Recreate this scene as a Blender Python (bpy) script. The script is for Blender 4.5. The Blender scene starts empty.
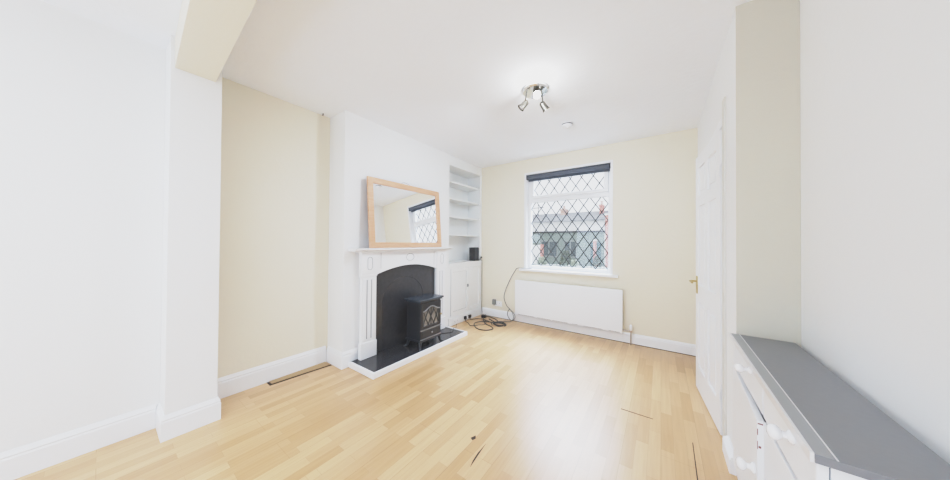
import bpy, bmesh, math, random
from mathutils import Vector, Matrix
random.seed(7)
COL = bpy.context.scene.collection
H = 2.565; YB = 3.858; XR = .335; XC = -2.572; XL = -2.872; YK = 2.0
C0, C1 = 1.39, 2.978            # chimney breast along Y

# ------------------------------------------------------------------ materials
def new_mat(name):
    m = bpy.data.materials.new(name); m.use_nodes = True
    return m, m.node_tree.nodes, m.node_tree.links, m.node_tree.nodes['Principled BSDF']
def mat(name, col, rough=.5, metal=0., bump=0., bscale=40., var=0., vscale=3., spec=.5, emit=None, estr=0., dist=.01):
    m, N, L, b = new_mat(name)
    b.inputs['Roughness'].default_value = rough; b.inputs['Metallic'].default_value = metal
    b.inputs['Specular IOR Level'].default_value = spec
    tc = N.new('ShaderNodeTexCoord')
    n = N.new('ShaderNodeTexNoise'); n.inputs['Scale'].default_value = vscale; n.inputs['Detail'].default_value = 5
    L.new(tc.outputs['Object'], n.inputs['Vector'])
    mx = N.new('ShaderNodeMix'); mx.data_type = 'RGBA'
    L.new(n.outputs['Fac'], mx.inputs[0])
    mx.inputs[6].default_value = (*[c*(1-var) for c in col], 1); mx.inputs[7].default_value = (*[min(1, c*(1+var)) for c in col], 1)
    L.new(mx.outputs[2], b.inputs['Base Color'])
    if bump:
        n2 = N.new('ShaderNodeTexNoise'); n2.inputs['Scale'].default_value = bscale; n2.inputs['Detail'].default_value = 6
        L.new(tc.outputs['Object'], n2.inputs['Vector'])
        bp = N.new('ShaderNodeBump'); bp.inputs['Strength'].default_value = bump; bp.inputs['Distance'].default_value = dist
        L.new(n2.outputs['Fac'], bp.inputs['Height']); L.new(bp.outputs['Normal'], b.inputs['Normal'])
    if emit:
        b.inputs['Emission Color'].default_value = (*emit, 1); b.inputs['Emission Strength'].default_value = estr
    return m
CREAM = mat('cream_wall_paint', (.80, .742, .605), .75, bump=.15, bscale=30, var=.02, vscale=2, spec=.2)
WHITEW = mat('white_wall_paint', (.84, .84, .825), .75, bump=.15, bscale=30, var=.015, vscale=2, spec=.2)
KCREAM = mat('shaded_cream_paint', (.62, .585, .49), .75, bump=.15, bscale=30, var=.02, vscale=2, spec=.2)  # the same cream, darkened to carry the kitchen wall's dimmer light
ALCW = mat('warm_cream_paint', (.80, .745, .612), .75, bump=.12, bscale=30, var=.02, vscale=2, spec=.2)
CEIL = mat('textured_ceiling_paint', (.88, .905, .935), .85, bump=.35, bscale=22, var=.015, vscale=4, spec=.15)
GLOSS = mat('white_gloss_paint', (.855, .865, .875), .35, bump=.05, bscale=12, var=.02, vscale=8)
UPVC = mat('white_upvc', (.84, .855, .87), .3, var=.01)
SURR = mat('white_surround_paint', (.835, .84, .845), .4, bump=.05, bscale=20, var=.02)
CUPB = mat('cupboard_paint', (.83, .84, .83), .45, bump=.05, bscale=20, var=.02)
BLACKP = mat('black_stone_panel', (.042, .042, .046), .18, var=.25, vscale=25)
STOVE = mat('black_cast_metal', (.02, .022, .026), .32, var=.1, bump=.05, bscale=60)
STTOP = mat('blue_black_top', (.035, .045, .06), .22, var=.1)
GREYM = mat('pewter_metal', (.30, .31, .32), .35, metal=.7)
CHROME = mat('chrome', (.80, .81, .80), .14, metal=1.)
CHROMEB = mat('brushed_steel', (.13, .125, .11), .42, metal=.8)
BRASS = mat('aged_brass', (.50, .38, .16), .3, metal=1.)
BULB = mat('lit_bulb', (1, 1, 1), .4, emit=(1, .97, .92), estr=22)
BLACKPL = mat('black_plastic', (.025, .025, .028), .45)
CABLE = mat('dark_cable', (.055, .048, .045), .5)
CABLEG = mat('grey_cable', (.16, .16, .15), .5)
BLIND = mat('slate_blind_fabric', (.085, .10, .125), .7, bump=.1, bscale=200)
LEAD = mat('lead_came', (.035, .037, .04), .6)
DARK = mat('dark_gap', (.05, .035, .025), .8)
TRIMW = mat('loose_trim_wood', (.46, .31, .16), .5, var=.08, vscale=12)
DUST = mat('charcoal_grille', (.07, .07, .07), .6)
WORK = mat('grey_laminate_worktop', (.20, .205, .215), .35, var=.05, vscale=60)
WORKE = mat('pale_worktop_edge', (.72, .72, .73), .3, metal=.2)
KITP = mat('worn_white_cabinet_paint', (.82, .84, .86), .4, bump=.06, bscale=15, var=.03, vscale=6)
PEEL = mat('peeled_red_brown', (.24, .11, .10), .7, var=.3, vscale=60)
PORC = mat('white_ceramic', (.93, .93, .94), .12)
REDB = mat('dark_red_brown', (.16, .045, .03), .6)
SOCK = mat('socket_plastic', (.87, .87, .86), .3)
def wood_mat(name, c1, c2, axis, rough=.4):
    m, N, L, b = new_mat(name); b.inputs['Roughness'].default_value = rough
    tc = N.new('ShaderNodeTexCoord'); mp = N.new('ShaderNodeMapping')
    mp.inputs['Scale'].default_value = axis
    n = N.new('ShaderNodeTexNoise'); n.inputs['Scale'].default_value = 6; n.inputs['Detail'].default_value = 6
    L.new(tc.outputs['Object'], mp.inputs['Vector']); L.new(mp.outputs['Vector'], n.inputs['Vector'])
    r = N.new('ShaderNodeValToRGB'); r.color_ramp.elements[0].position = .3; r.color_ramp.elements[1].position = .7
    r.color_ramp.elements[0].color = (*c1, 1); r.color_ramp.elements[1].color = (*c2, 1)
    L.new(n.outputs['Fac'], r.inputs['Fac']); L.new(r.outputs['Color'], b.inputs['Base Color'])
    return m
OAK = wood_mat('pale_oak_frame', (.60, .34, .20), (.67, .41, .26), (1, 1, 8))
def floor_mat():
    m, N, L, b = new_mat('maple_laminate')
    tc = N.new('ShaderNodeTexCoord'); sp = N.new('ShaderNodeSeparateXYZ'); cb = N.new('ShaderNodeCombineXYZ')
    L.new(tc.outputs['Object'], sp.inputs[0]); L.new(sp.outputs['Y'], cb.inputs['X']); L.new(sp.outputs['X'], cb.inputs['Y'])
    def brick(w, h, mort, off, ca, cbb, cm):
        t = N.new('ShaderNodeTexBrick'); t.inputs['Scale'].default_value = 1
        t.inputs['Brick Width'].default_value = w; t.inputs['Row Height'].default_value = h
        t.inputs['Mortar Size'].default_value = mort; t.inputs['Mortar Smooth'].default_value = .1
        t.offset = off; t.offset_frequency = 2; t.squash = 1
        t.inputs['Color1'].default_value = (*ca, 1); t.inputs['Color2'].default_value = (*cbb, 1); t.inputs['Mortar'].default_value = (*cm, 1)
        L.new(cb.outputs[0], t.inputs['Vector']); return t
    s = brick(.43, .065, .0006, .37, (.555, .33, .15), (.72, .475, .25), (.46, .28, .135))
    p = brick(1.29, .195, .0011, .5, (1, 1, 1), (.97, .96, .94), (.80, .74, .66))
    mp = N.new('ShaderNodeMapping'); mp.inputs['Scale'].default_value = (1.2, 22, 1)
    L.new(cb.outputs[0], mp.inputs['Vector'])
    g = N.new('ShaderNodeTexNoise'); g.inputs['Scale'].default_value = 3; g.inputs['Detail'].default_value = 7
    L.new(mp.outputs['Vector'], g.inputs['Vector'])
    gr = N.new('ShaderNodeValToRGB'); gr.color_ramp.elements[0].position = .3; gr.color_ramp.elements[1].position = .7
    gr.color_ramp.elements[0].color = (.93, .91, .88, 1); gr.color_ramp.elements[1].color = (1.05, 1.05, 1.05, 1)
    L.new(g.outputs['Fac'], gr.inputs['Fac'])
    def mul(a, c):
        x = N.new('ShaderNodeMix'); x.data_type = 'RGBA'; x.blend_type = 'MULTIPLY'; x.inputs[0].default_value = 1
        L.new(a, x.inputs[6]); L.new(c, x.inputs[7]); return x.outputs[2]
    L.new(mul(mul(s.outputs['Color'], p.outputs['Color']), gr.outputs['Color']), b.inputs['Base Color'])
    b.inputs['Roughness'].default_value = .36; b.inputs['Specular IOR Level'].default_value = .7; b.inputs['Coat Weight'].default_value = .55; b.inputs['Coat Roughness'].default_value = .30
    n2 = N.new('ShaderNodeTexNoise'); n2.inputs['Scale'].default_value = 5
    L.new(tc.outputs['Object'], n2.inputs['Vector'])
    bp = N.new('ShaderNodeBump'); bp.inputs['Strength'].default_value = .06; bp.inputs['Distance'].default_value = .02
    L.new(n2.outputs['Fac'], bp.inputs['Height']); L.new(bp.outputs['Normal'], b.inputs['Normal'])
    return m
FLOOR = floor_mat()
def glass_mat():
    m, N, L, b = new_mat('clear_pane')
    N.remove(b); out = N['Material Output']
    t = N.new('ShaderNodeBsdfTransparent'); t.inputs['Color'].default_value = (.90, .91, .93, 1)
    g = N.new('ShaderNodeBsdfGlossy'); g.inputs['Roughness'].default_value = .02
    mx = N.new('ShaderNodeMixShader'); mx.inputs['Fac'].default_value = .04
    L.new(t.outputs[0], mx.inputs[1]); L.new(g.outputs[0], mx.inputs[2]); L.new(mx.outputs[0], out.inputs['Surface'])
    return m
GLASS = glass_mat()
MIRROR = mat('silvered_mirror', (.95, .955, .95), .01, metal=1.)
STGLASS = mat('smoked_stove_glass', (.22, .215, .20), .08, metal=.35)
def brick_mat(name, a, b_, mo, w=.215, h=.075):
    m, N, L, b = new_mat(name); b.inputs['Roughness'].default_value = .85
    tc = N.new('ShaderNodeTexCoord'); sp = N.new('ShaderNodeSeparateXYZ'); cb = N.new('ShaderNodeCombineXYZ')
    ad = N.new('ShaderNodeMath'); ad.operation = 'ADD'
    L.new(tc.outputs['Object'], sp.inputs[0]); L.new(sp.outputs['X'], ad.inputs[0]); L.new(sp.outputs['Y'], ad.inputs[1])
    L.new(ad.outputs[0], cb.inputs['X']); L.new(sp.outputs['Z'], cb.inputs['Y'])
    t = N.new('ShaderNodeTexBrick'); t.inputs['Scale'].default_value = 1; t.inputs['Brick Width'].default_value = w
    t.inputs['Row Height'].default_value = h; t.inputs['Mortar Size'].default_value = .008
    t.inputs['Color1'].default_value = (*a, 1); t.inputs['Color2'].default_value = (*b_, 1); t.inputs['Mortar'].default_value = (*mo, 1)
    L.new(cb.outputs[0], t.inputs['Vector']); L.new(t.outputs['Color'], b.inputs['Base Color'])
    return m
BRICK = brick_mat('red_brick', (.60, .27, .24), (.68, .34, .30), (.55, .4, .35))
BRICKP = brick_mat('pale_brick', (.50, .34, .29), (.58, .42, .36), (.6, .5, .45))
SLATE = brick_mat('slate_roof', (.33, .34, .36), (.38, .39, .41), (.29, .30, .32), .3, .12)
PEBB = mat('grey_green_render', (.27, .32, .295), .9, var=.2, vscale=3, bump=.5, bscale=60)
WREND = mat('white_render', (.92, .93, .94), .8, var=.02)
GUTT = mat('dark_gutter', (.05, .055, .06), .5)
EXTG = mat('dark_exterior_glass', (.10, .13, .14), .1)
TEAL = mat('teal_door_paint', (.07, .14, .15), .5)
LEAF = mat('grey_green_leaves', (.12, .15, .11), .7, var=.4, vscale=9)
LEAFP = mat('pale_leaves', (.42, .46, .38), .7, var=.3, vscale=9)
STONE = mat('rubble_stone', (.30, .31, .29), .9, var=.35, vscale=9, bump=.8, bscale=18, dist=.05)
GROUND = mat('gravel_ground', (.34, .34, .32), .95, var=.2, vscale=20, bump=.5, bscale=80)

# ------------------------------------------------------------------ mesh helpers
def bx(bm, x0, x1, y0, y1, z0, z1, bev=0., M=None, seg=2):
    t = bmesh.new(); bmesh.ops.create_cube(t, size=1)
    for v in t.verts:
        v.co = Vector(((x0+x1)/2+v.co.x*abs(x1-x0), (y0+y1)/2+v.co.y*abs(y1-y0), (z0+z1)/2+v.co.z*abs(z1-z0)))
    if bev: bmesh.ops.bevel(t, geom=t.edges[:], offset=bev, segments=seg, affect='EDGES', profile=.6)
    merge(bm, t, M); return bm
def merge(bm, t, M=None):
    if M is not None: bmesh.ops.transform(t, matrix=M, verts=t.verts)
    me = bpy.data.meshes.new('tmp'); t.to_mesh(me); t.free(); bm.from_mesh(me); bpy.data.meshes.remove(me)
def lathe(bm, prof, n=28, M=None):
    t = bmesh.new(); rings = []
    for r, z in prof:
        rings.append([t.verts.new((max(r, 1e-5)*math.cos(2*math.pi*i/n), max(r, 1e-5)*math.sin(2*math.pi*i/n), z)) for i in range(n)])
    for a, b in zip(rings, rings[1:]):
        for i in range(n): t.faces.new((a[i], a[(i+1) % n], b[(i+1) % n], b[i]))
    t.faces.new(rings[0][::-1]); t.faces.new(rings[-1])
    bmesh.ops.recalc_face_normals(t, faces=t.faces)
    merge(bm, t, M); return bm
def catmull(P, k=8):
    P = [Vector(p) for p in P]; Q = [2*P[0]-P[1]]+P+[2*P[-1]-P[-2]]; o = []
    for i in range(1, len(Q)-2):
        a, b, c, d = Q[i-1:i+3]
        for j in range(k):
            t = j/k
            o.append(.5*((2*b)+(-a+c)*t+(2*a-5*b+4*c-d)*t*t+(-a+3*b-3*c+d)*t**3))
    o.append(P[-1]); return o
def tube(bm, P, r, n=8, smooth=True, k=8, M=None, rads=None):
    pts = catmull(P, k) if smooth and len(P) > 2 else [Vector(p) for p in P]
    t = bmesh.new(); rings = []; up = None
    for i, p in enumerate(pts):
        d = (pts[min(i+1, len(pts)-1)]-pts[max(i-1, 0)]).normalized()
        if up is None: up = d.orthogonal().normalized()
        up = (up-d*up.dot(d)).normalized(); s = d.cross(up)
        rr = r if rads is None else rads[0]+(rads[1]-rads[0])*i/(len(pts)-1)
        rings.append([t.verts.new(p+(up*math.cos(2*math.pi*j/n)+s*math.sin(2*math.pi*j/n))*rr) for j in range(n)])
    for a, b in zip(rings, rings[1:]):
        for j in range(n): t.faces.new((a[j], a[(j+1) % n], b[(j+1) % n], b[j]))
    t.faces.new(rings[0][::-1]); t.faces.new(rings[-1])
    bmesh.ops.recalc_face_normals(t, faces=t.faces)
    merge(bm, t, M); return bm
def prism(bm, poly, a, b, axis='x', M=None):
    """poly in the plane across the axis; x: (y,z)  y: (x,z)  z: (x,y)"""
    f = {'x': lambda p, t: (t, p[0], p[1]), 'y': lambda p, t: (p[0], t, p[1]), 'z': lambda p, t: (p[0], p[1], t)}[axis]
    t = bmesh.new(); A = [t.verts.new(f(p, a)) for p in poly]; B = [t.verts.new(f(p, b)) for p in poly]
    n = len(poly)
    t.faces.new(A[::-1]); t.faces.new(B)
    for i in range(n): t.faces.new((A[i], A[(i+1) % n], B[(i+1) % n], B[i]))
    bmesh.ops.recalc_face_normals(t, faces=t.faces)
    merge(bm, t, M); return bm
def run(bm, path, prof):
    """sweep a (out, z) profile along a plan path; out is to the right of travel"""
    n = len(path); t = bmesh.new(); rings = []
    P = [Vector((p[0], p[1])) for p in path]
    for i in range(n):
        d0 = (P[i]-P[i-1]).normalized() if i else (P[1]-P[0]).normalized()
        d1 = (P[i+1]-P[i]).normalized() if i < n-1 else d0
        n0 = Vector((d0.y, -d0.x)); n1 = Vector((d1.y, -d1.x))
        m = (n0+n1).normalized(); m = m/max(.3, m.dot(n0))
        rings.append([t.verts.new((P[i].x+m.x*o, P[i].y+m.y*o, z)) for o, z in prof])
    k = len(prof)
    for a, b in zip(rings, rings[1:]):
        for j in range(k): t.faces.new((a[j], a[(j+1) % k], b[(j+1) % k], b[j]))
    t.faces.new(rings[0][::-1]); t.faces.new(rings[-1])
    bmesh.ops.recalc_face_normals(t, faces=t.faces)
    merge(bm, t); return bm
def obj(name, bm, m, parent=None, smooth=False, label=None):
    me = bpy.data.meshes.new(name)
    # local origin at the base centre of the mesh
    if parent is None and len(bm.verts):
        xs = [v.co.x for v in bm.verts]; ys = [v.co.y for v in bm.verts]; zs = [v.co.z for v in bm.verts]
        o0 = Vector(((min(xs)+max(xs))/2, (min(ys)+max(ys))/2, min(zs)))
    else: o0 = Vector((0, 0, 0))
    if m in KEEP: o0 = Vector((0, 0, 0))
    for v in bm.verts: v.co -= o0
    bm.to_mesh(me); bm.free(); me.materials.append(m)
    if smooth:
        for p in me.polygons: p.use_smooth = True
        try: me.set_sharp_from_angle(angle=math.radians(38))
        except Exception: pass
    o = bpy.data.objects.new(name, me); COL.objects.link(o); o.location = o0
    if parent is not None:
        o.parent = parent; o.location = (0, 0, 0)
    if label: o['label'] = label
    return o
KEEP = {FLOOR}
def tag(o, label, cat, group=None, kind=None):
    o['label'] = label; o['category'] = cat
    if group: o['group'] = group
    if kind: o['kind'] = kind
    return o
def thing(name, label, cat, loc=(0, 0, 0), rz=0, group=None):
    o = bpy.data.objects.new(name, None); COL.objects.link(o); o.empty_display_size = .1
    o.location = loc; o.rotation_euler = (0, 0, rz)
    return tag(o, label, cat, group)
def struct(name, bm, m, label=None, cat=None):
    o = obj(name, bm, m); o['kind'] = 'structure'
    o['label'] = label or name.replace('_', ' '); o['category'] = cat or name.split('_')[0]
    return o
def NB(): return bmesh.new()
def local(w, loc):   # shift helper
    return Matrix.Translation(-Vector(loc))

# ------------------------------------------------------------------ room shell
b = NB(); bx(b, -4.2, 2.2, -2.6, YB+.02, -.12, 0); fl = struct('floor', b, FLOOR, 'pale maple strip laminate floor with a few open seams', 'floor')
b = NB(); bx(b, -4.2, 2.2, -2.6, YB+.02, H, H+.15); struct('ceiling', b, CEIL, 'white lightly textured ceiling', 'ceiling')
# open seams in the laminate
def gap(pts, z=.0012):
    b = NB(); prism(b, pts, .0002, z, 'z'); g = obj('seam_gap', b, DARK, fl); g['label'] = 'dark open seam between floor boards'; return g
gap([(-.893, 1.40), (-.886, 1.33), (-.872, 1.206), (-.885, 1.25), (-.893, 1.31)])
gap([(-.985, 1.42), (-.970, 1.40), (-.980, 1.375), (-1.0, 1.385)])
gap([(-.248, 2.290), (-.047, 2.292), (-.047, 2.297), (-.248, 2.297)])
gap([(.162, 2.171), (.166, 2.171), (.160, 1.70), (.155, 1.70)])
# back wall with window opening
WX0, WX1, WZ0, WZ1 = -1.745, -.538, .845, 2.33
b = NB(); T = .22
bx(b, -4.2, WX0, YB, YB+T, -.1, H+.1); bx(b, WX1, 2.2, YB, YB+T, -.1, H+.1)
bx(b, WX0, WX1, YB, YB+T, -.1, WZ0); bx(b, WX0, WX1, YB, YB+T, WZ1, H+.1)
struct('wall_back', b, CREAM, 'cream end wall with the leaded window', 'wall')
# left wall (alcoves)
b = NB(); bx(b, XL-.2, XL, .48, YB, 0, H); struct('wall_left', b, ALCW, 'cream alcove wall left of the fireplace', 'wall')
b = NB(); bx(b, XL+.001, XC, C0, C1, 0, H); struct('wall_chimney', b, WHITEW, 'off-white chimney breast', 'wall')
b = NB(); bx(b, -3.06, -2.55, .245, .485, 0, H-.001); struct('wall_pier', b, WHITEW, 'off-white pier left of the alcove', 'wall')
b = NB(); prism(b, [(-2.549, .262), (-2.549, .452), (.60, .30), (.60, .11)], 2.365, H-.001, 'z'); struct('wall_beam', b, ALCW, 'cream ceiling beam running off the pier', 'beam')
b = NB(); bx(b, -2.98, -2.78, -2.6, .2445, 0, H); struct('wall_kitchen_left', b, WHITEW, 'white kitchen side wall by the pier', 'wall')
# right wall with the door opening
DY0, DY1, DZ = 2.345, 3.065, 2.025
b = NB(); bx(b, XR, XR+.11, YK, DY0, 0, H); bx(b, XR, XR+.11, DY1, YB, 0, H); bx(b, XR, XR+.11, DY0, DY1, DZ, H)
struct('wall_right', b, WHITEW, 'white wall holding the panelled door', 'wall')
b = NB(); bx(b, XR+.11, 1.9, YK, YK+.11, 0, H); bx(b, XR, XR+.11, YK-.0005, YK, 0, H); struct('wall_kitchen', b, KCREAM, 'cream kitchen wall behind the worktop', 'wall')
b = NB(); bx(b, .566, .75, -2.6, YK-.001, 0, H); struct('wall_kitchen_right', b, WHITEW, 'white kitchen wall right of the cabinet', 'wall')
b = NB(); bx(b, 1.35, 1.45, YK+.12, YB, 0, H); struct('wall_hall', b, CREAM, 'hallway wall beyond the door', 'wall')
b = NB(); bx(b, -2.78, .60, -2.6, -2.5, 0, H); struct('wall_front', b, WHITEW, 'kitchen wall behind the viewer', 'wall')

# baseboards
def bprof(h): return [(0, .001), (.018, .001), (.018, h*.74), (.014, h*.80), (.016, h*.85), (.010, h*.92), (.004, h), (0, h)]
b = NB(); run(b, [(XC+.01, YB), (XR, YB)], bprof(.128)); bb_ = struct('baseboard_back', b, GLOSS, 'white baseboard under the window wall', 'baseboard')
b = NB(); bx(b, XC+.04, XR-.01, YB-.0205, YB-.018, .0003, .006, 0, Matrix.Translation(-bb_.location)); obj('floor_gap_shade', b, DARK, bb_)  # dark strip standing in for the shade under the baseboard
b = NB(); run(b, [(XL, .51), (XL, C0-.02)], bprof(.165)); struct('baseboard_left', b, GLOSS, 'white baseboard in the left alcove', 'baseboard')
b = NB(); run(b, [(XL+.02, C0), (XC, C0), (XC, 1.545)], bprof(.16)); struct('baseboard_chimney', b, GLOSS, 'white baseboard round the chimney breast corner', 'baseboard')
b = NB(); run(b, [(-2.7795, .245), (-2.55, .245), (-2.55, .485), (-2.83, .485)], bprof(.155)); struct('baseboard_pier', b, GLOSS, 'white baseboard wrapped round the pier', 'baseboard')
b = NB(); run(b, [(-2.78, -2.49), (-2.78, .2265)], bprof(.155)); struct('baseboard_kitchen', b, GLOSS, 'white baseboard on the kitchen side wall', 'baseboard')
b = NB(); run(b, [(XR, 2.20), (XR, YK)], [(o*1.6, z) for o, z in bprof(.10)]); struct('baseboard_right', b, GLOSS, 'short white baseboard beside the cabinet', 'baseboard')
# door architrave
b = NB(); bx(b, XR-.010, XR, 2.262, DY0-.008, 0, 2.19, .002); struct('trim_1', b, mat('greyed_cream_paint', (.70, .69, .64), .6), 'greyed cream strip beside the door hinges', 'trim')
b = NB(); bx(b, XR-.012, XR, DY0-.007, DY1+.006, DZ+.010, DZ+.07, .004); bx(b, XR-.016, XR, DY1+.006, DY1+.085, 0, DZ+.07, .004)
struct('trim_2', b, GLOSS, 'white architrave over the door', 'trim')

# ------------------------------------------------------------------ window
WF = 3.955
win = thing('window_1', 'white leaded window with diamond lattice panes and top light', 'window', ((WX0+WX1)/2, WF, WZ0)); win['kind'] = 'structure'
Lw = Matrix.Translation(-Vector(win.location))
b = NB()
for x0, x1 in ((WX0, WX0+.045), (WX1-.045, WX1)): bx(b, x0, x1, WF, WF+.07, WZ0, WZ1, .004, Lw)
bx(b, WX0+.045, WX1-.045, WF, WF+.07, WZ0, WZ0+.05, .004, Lw); bx(b, WX0+.045, WX1-.045, WF, WF+.07, WZ1-.05, WZ1, .004, Lw)
bx(b, WX0+.045, WX1-.045, WF-.004, WF+.07, 1.895, 1.955, .004, Lw)
obj('window_frame', b, UPVC, win)
b = NB(); x0, x1 = WX0+.046, WX1-.046
for z0, z1 in ((1.956, 2.0), (2.235, 2.279)): bx(b, x0, x1, WF-.018, WF+.05, z0, z1, .005, Lw)
bx(b, x0, x0+.05, WF-.018, WF+.05, 2.0, 2.235, .005, Lw); bx(b, x1-.05, x1, WF-.018, WF+.05, 2.0, 2.235, .005, Lw)
sa = obj('opening_sash', b, UPVC, win)
b = NB(); bx(b, -1.19, -1.06, WF-.032, WF-.018, 1.968, 1.982, .003, Lw); bx(b, -1.075, -1.055, WF-.04, WF-.018, 1.963, 1.987, .003, Lw)
obj('sash_handle', b, UPVC, sa)
b = NB(); bx(b, x0, x1, WF+.028, WF+.034, WZ0+.05, 1.895, 0, Lw); bx(b, x0+.05, x1-.05, WF+.028, WF+.034, 2.0, 2.235, 0, Lw)
obj('glass_pane', b, GLASS, win)
# diamond lead cames
def lattice(bm, X0, X1, Z0, Z1, px, pz, y, w=.0105, phx=0):
    s = pz/px
    def clip(c, sg):       # line z = Z0 + sg*s*(x-X0) + c
        pts = []
        for x in (X0, X1):
            z = Z0+sg*s*(x-X0)+c
            if Z0-1e-9 <= z <= Z1+1e-9: pts.append((x, z))
        for z in (Z0, Z1):
            x = X0+(z-Z0-c)/(sg*s)
            if X0 < x < X1: pts.append((x, z))
        return pts[:2] if len(pts) >= 2 else None
    n = int((X1-X0)/px+(Z1-Z0)/pz)+3
    for k in range(-n, n+1):
        for sg in (1, -1):
            q = clip((k+phx)*pz, sg)
            if not q: continue
            a, c = Vector((q[0][0], y, q[0][1])), Vector((q[1][0], y, q[1][1]))
            if (c-a).length < .02: continue
            d = (c-a).normalized(); nn = Vector((-d.z, 0, d.x))*w/2
            t = bmesh.new()
            for yy in (y-.003, y+.003):
                pass
            A = [t.verts.new((p.x+o.x, yy, p.z+o.z)) for yy in (y-.004, y+.004) for p, o in ((a, nn), (a, -nn), (c, -nn), (c, nn))]
            for f in ((0, 1, 2, 3), (7, 6, 5, 4), (0, 4, 5, 1), (1, 5, 6, 2), (2, 6, 7, 3), (3, 7, 4, 0)): t.faces.new([A[i] for i in f])
            bmesh.ops.recalc_face_normals(t, faces=t.faces); merge(bm, t, Lw)
b = NB(); lattice(b, x0+.003, x1-.003, WZ0+.053, 1.893, .158, .225, WF+.023)
lattice(b, x0+.052, x1-.052, 2.002, 2.233, .158, .225, WF+.023, phx=.4)
obj('lead_lattice', b, LEAD, win)
b = NB(); bx(b, -1.835, -.45, YB-.05, YB-.0005, .815, .848, .006, Lw); bx(b, WX0+.002, WX1-.002, YB-.0005, WF, .815, .848, 0, Lw)
obj('window_sill', b, GLOSS, win)
b = NB()   # painted reveal lining
bx(b, WX0, WX0+.008, YB+.001, WF, .848, WZ1, 0, Lw); bx(b, WX1-.008, WX1, YB+.001, WF, .848, WZ1, 0, Lw); bx(b, WX0, WX1, YB+.001, WF, WZ1-.008, WZ1, 0, Lw)
# thin outer bead round the opening
bx(b, WX0-.022, WX0, YB-.006, YB-.0005, .848, WZ1+.022, .002, Lw); bx(b, WX1, WX1+.022, YB-.006, YB-.0005, .848, WZ1+.022, .002, Lw); bx(b, WX0, WX1, YB-.006, YB-.0005, WZ1, WZ1+.022, .002, Lw)
obj('window_reveal', b, GLOSS, win)

# roller blind
bl = thing('roller_blind', 'rolled-up slate grey roller blind across the window top', 'blind', ((WX0+WX1)/2, 3.885, 2.23))
b = NB(); R = Matrix.Rotation(math.pi/2, 4, 'Y'); w = (WX1-WX0)/2-.022
lathe(b, [(.030, -w), (.034, -w+.002), (.034, w-.002), (.030, w)], 24, Matrix.Translation((0, 0, .058)) @ R)
bx(b, -w, w, .026, .031, .006, .055, 0); obj('blind_roll', b, BLIND, bl, True)
b = NB(); bx(b, -w, w, .020, .036, -.006, .008, .004); obj('bottom_bar', b, BLIND, bl)
for s in (-1, 1):
    b = NB(); bx(b, s*(w+.010)-.005, s*(w+.010)+.005, -.03, .04, .02, .092, .003); obj('end_bracket', b, BLACKPL, bl)

# ------------------------------------------------------------------ door
hx, hy = .318, 2.352; fx, fy = .252, 3.05
ang = math.atan2(fy-hy, fx-hx); Ld = math.hypot(fx-hx, fy-hy)
dr = thing('door_1', 'white panelled door standing slightly ajar with brass lever handle', 'door', (hx, hy, .008), ang); dr['kind'] = 'structure'
# local x along the door, local +y is the room side
b = NB(); DH = 2.005; th = .036
cols = [(.095, Ld/2-.04), (Ld/2+.04, Ld-.095)]; rows = [(.20, .76), (.90, 1.57), (1.66, 1.90)]
bx(b, 0, Ld, -th+.012, -.012, 0, DH)                       # core
xs = [0, cols[0][0], cols[0][1], cols[1][0], cols[1][1], Ld]; zs = [0]+[z for r in rows for z in r]+[DH]
for s0, s1 in ((-.012, 0), (-th, -th+.012)):
    for a, c in ((xs[0], xs[1]), (xs[2], xs[3]), (xs[4], xs[5])): bx(b, a, c, s0, s1, 0, DH)
    for a, c in ((xs[1], xs[2]), (xs[3], xs[4])):
        for z0, z1 in ((zs[0], zs[1]), (zs[2], zs[3]), (zs[4], zs[5]), (zs[6], zs[7])): bx(b, a, c, s0, s1, z0, z1)
    for a, c in cols:                                       # raised fields
        for z0, z1 in rows:
            ym = -.012 if s1 == 0 else -th+.012; yo = -.003 if s1 == 0 else -th+.003
            bx(b, a+.035, c-.035, min(ym, yo), max(ym, yo), z0+.035, z1-.035, .003)
obj('door_leaf', b, GLOSS, dr)
def lever(bm, side):
    y = 0 if side > 0 else -th; s = side
    bx(bm, Ld-.075, Ld-.035, min(y, y+s*.006), max(y, y+s*.006), .82, .97, .002)
    tube(bm, [(Ld-.055, y, .925), (Ld-.055, y+s*.05, .925)], .008, 10, False)
    tube(bm, [(Ld-.055, y+s*.05, .925), (Ld-.10, y+s*.055, .927), (Ld-.16, y+s*.052, .922)], .008, 10)
b = NB(); lever(b, 1); lever(b, -1); obj('door_handle', b, BRASS, dr, True, 'brass lever handle')
for z in (.22, 1.7):
    b = NB(); lathe(b, [(.004, 0), (.004, .07)], 10, Matrix.Translation((-.004, .003, z))); obj('hinge', b, GLOSS, dr, True)

# ------------------------------------------------------------------ fireplace
FY0, FY1 = 1.527, 2.815; XF = -2.49; fc = 2.171
fp = thing('fireplace', 'white fireplace surround with black back panel and raised black hearth', 'fireplace', (XC, fc, 0))
Lf = Matrix.Translation(-Vector(fp.location))
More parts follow.
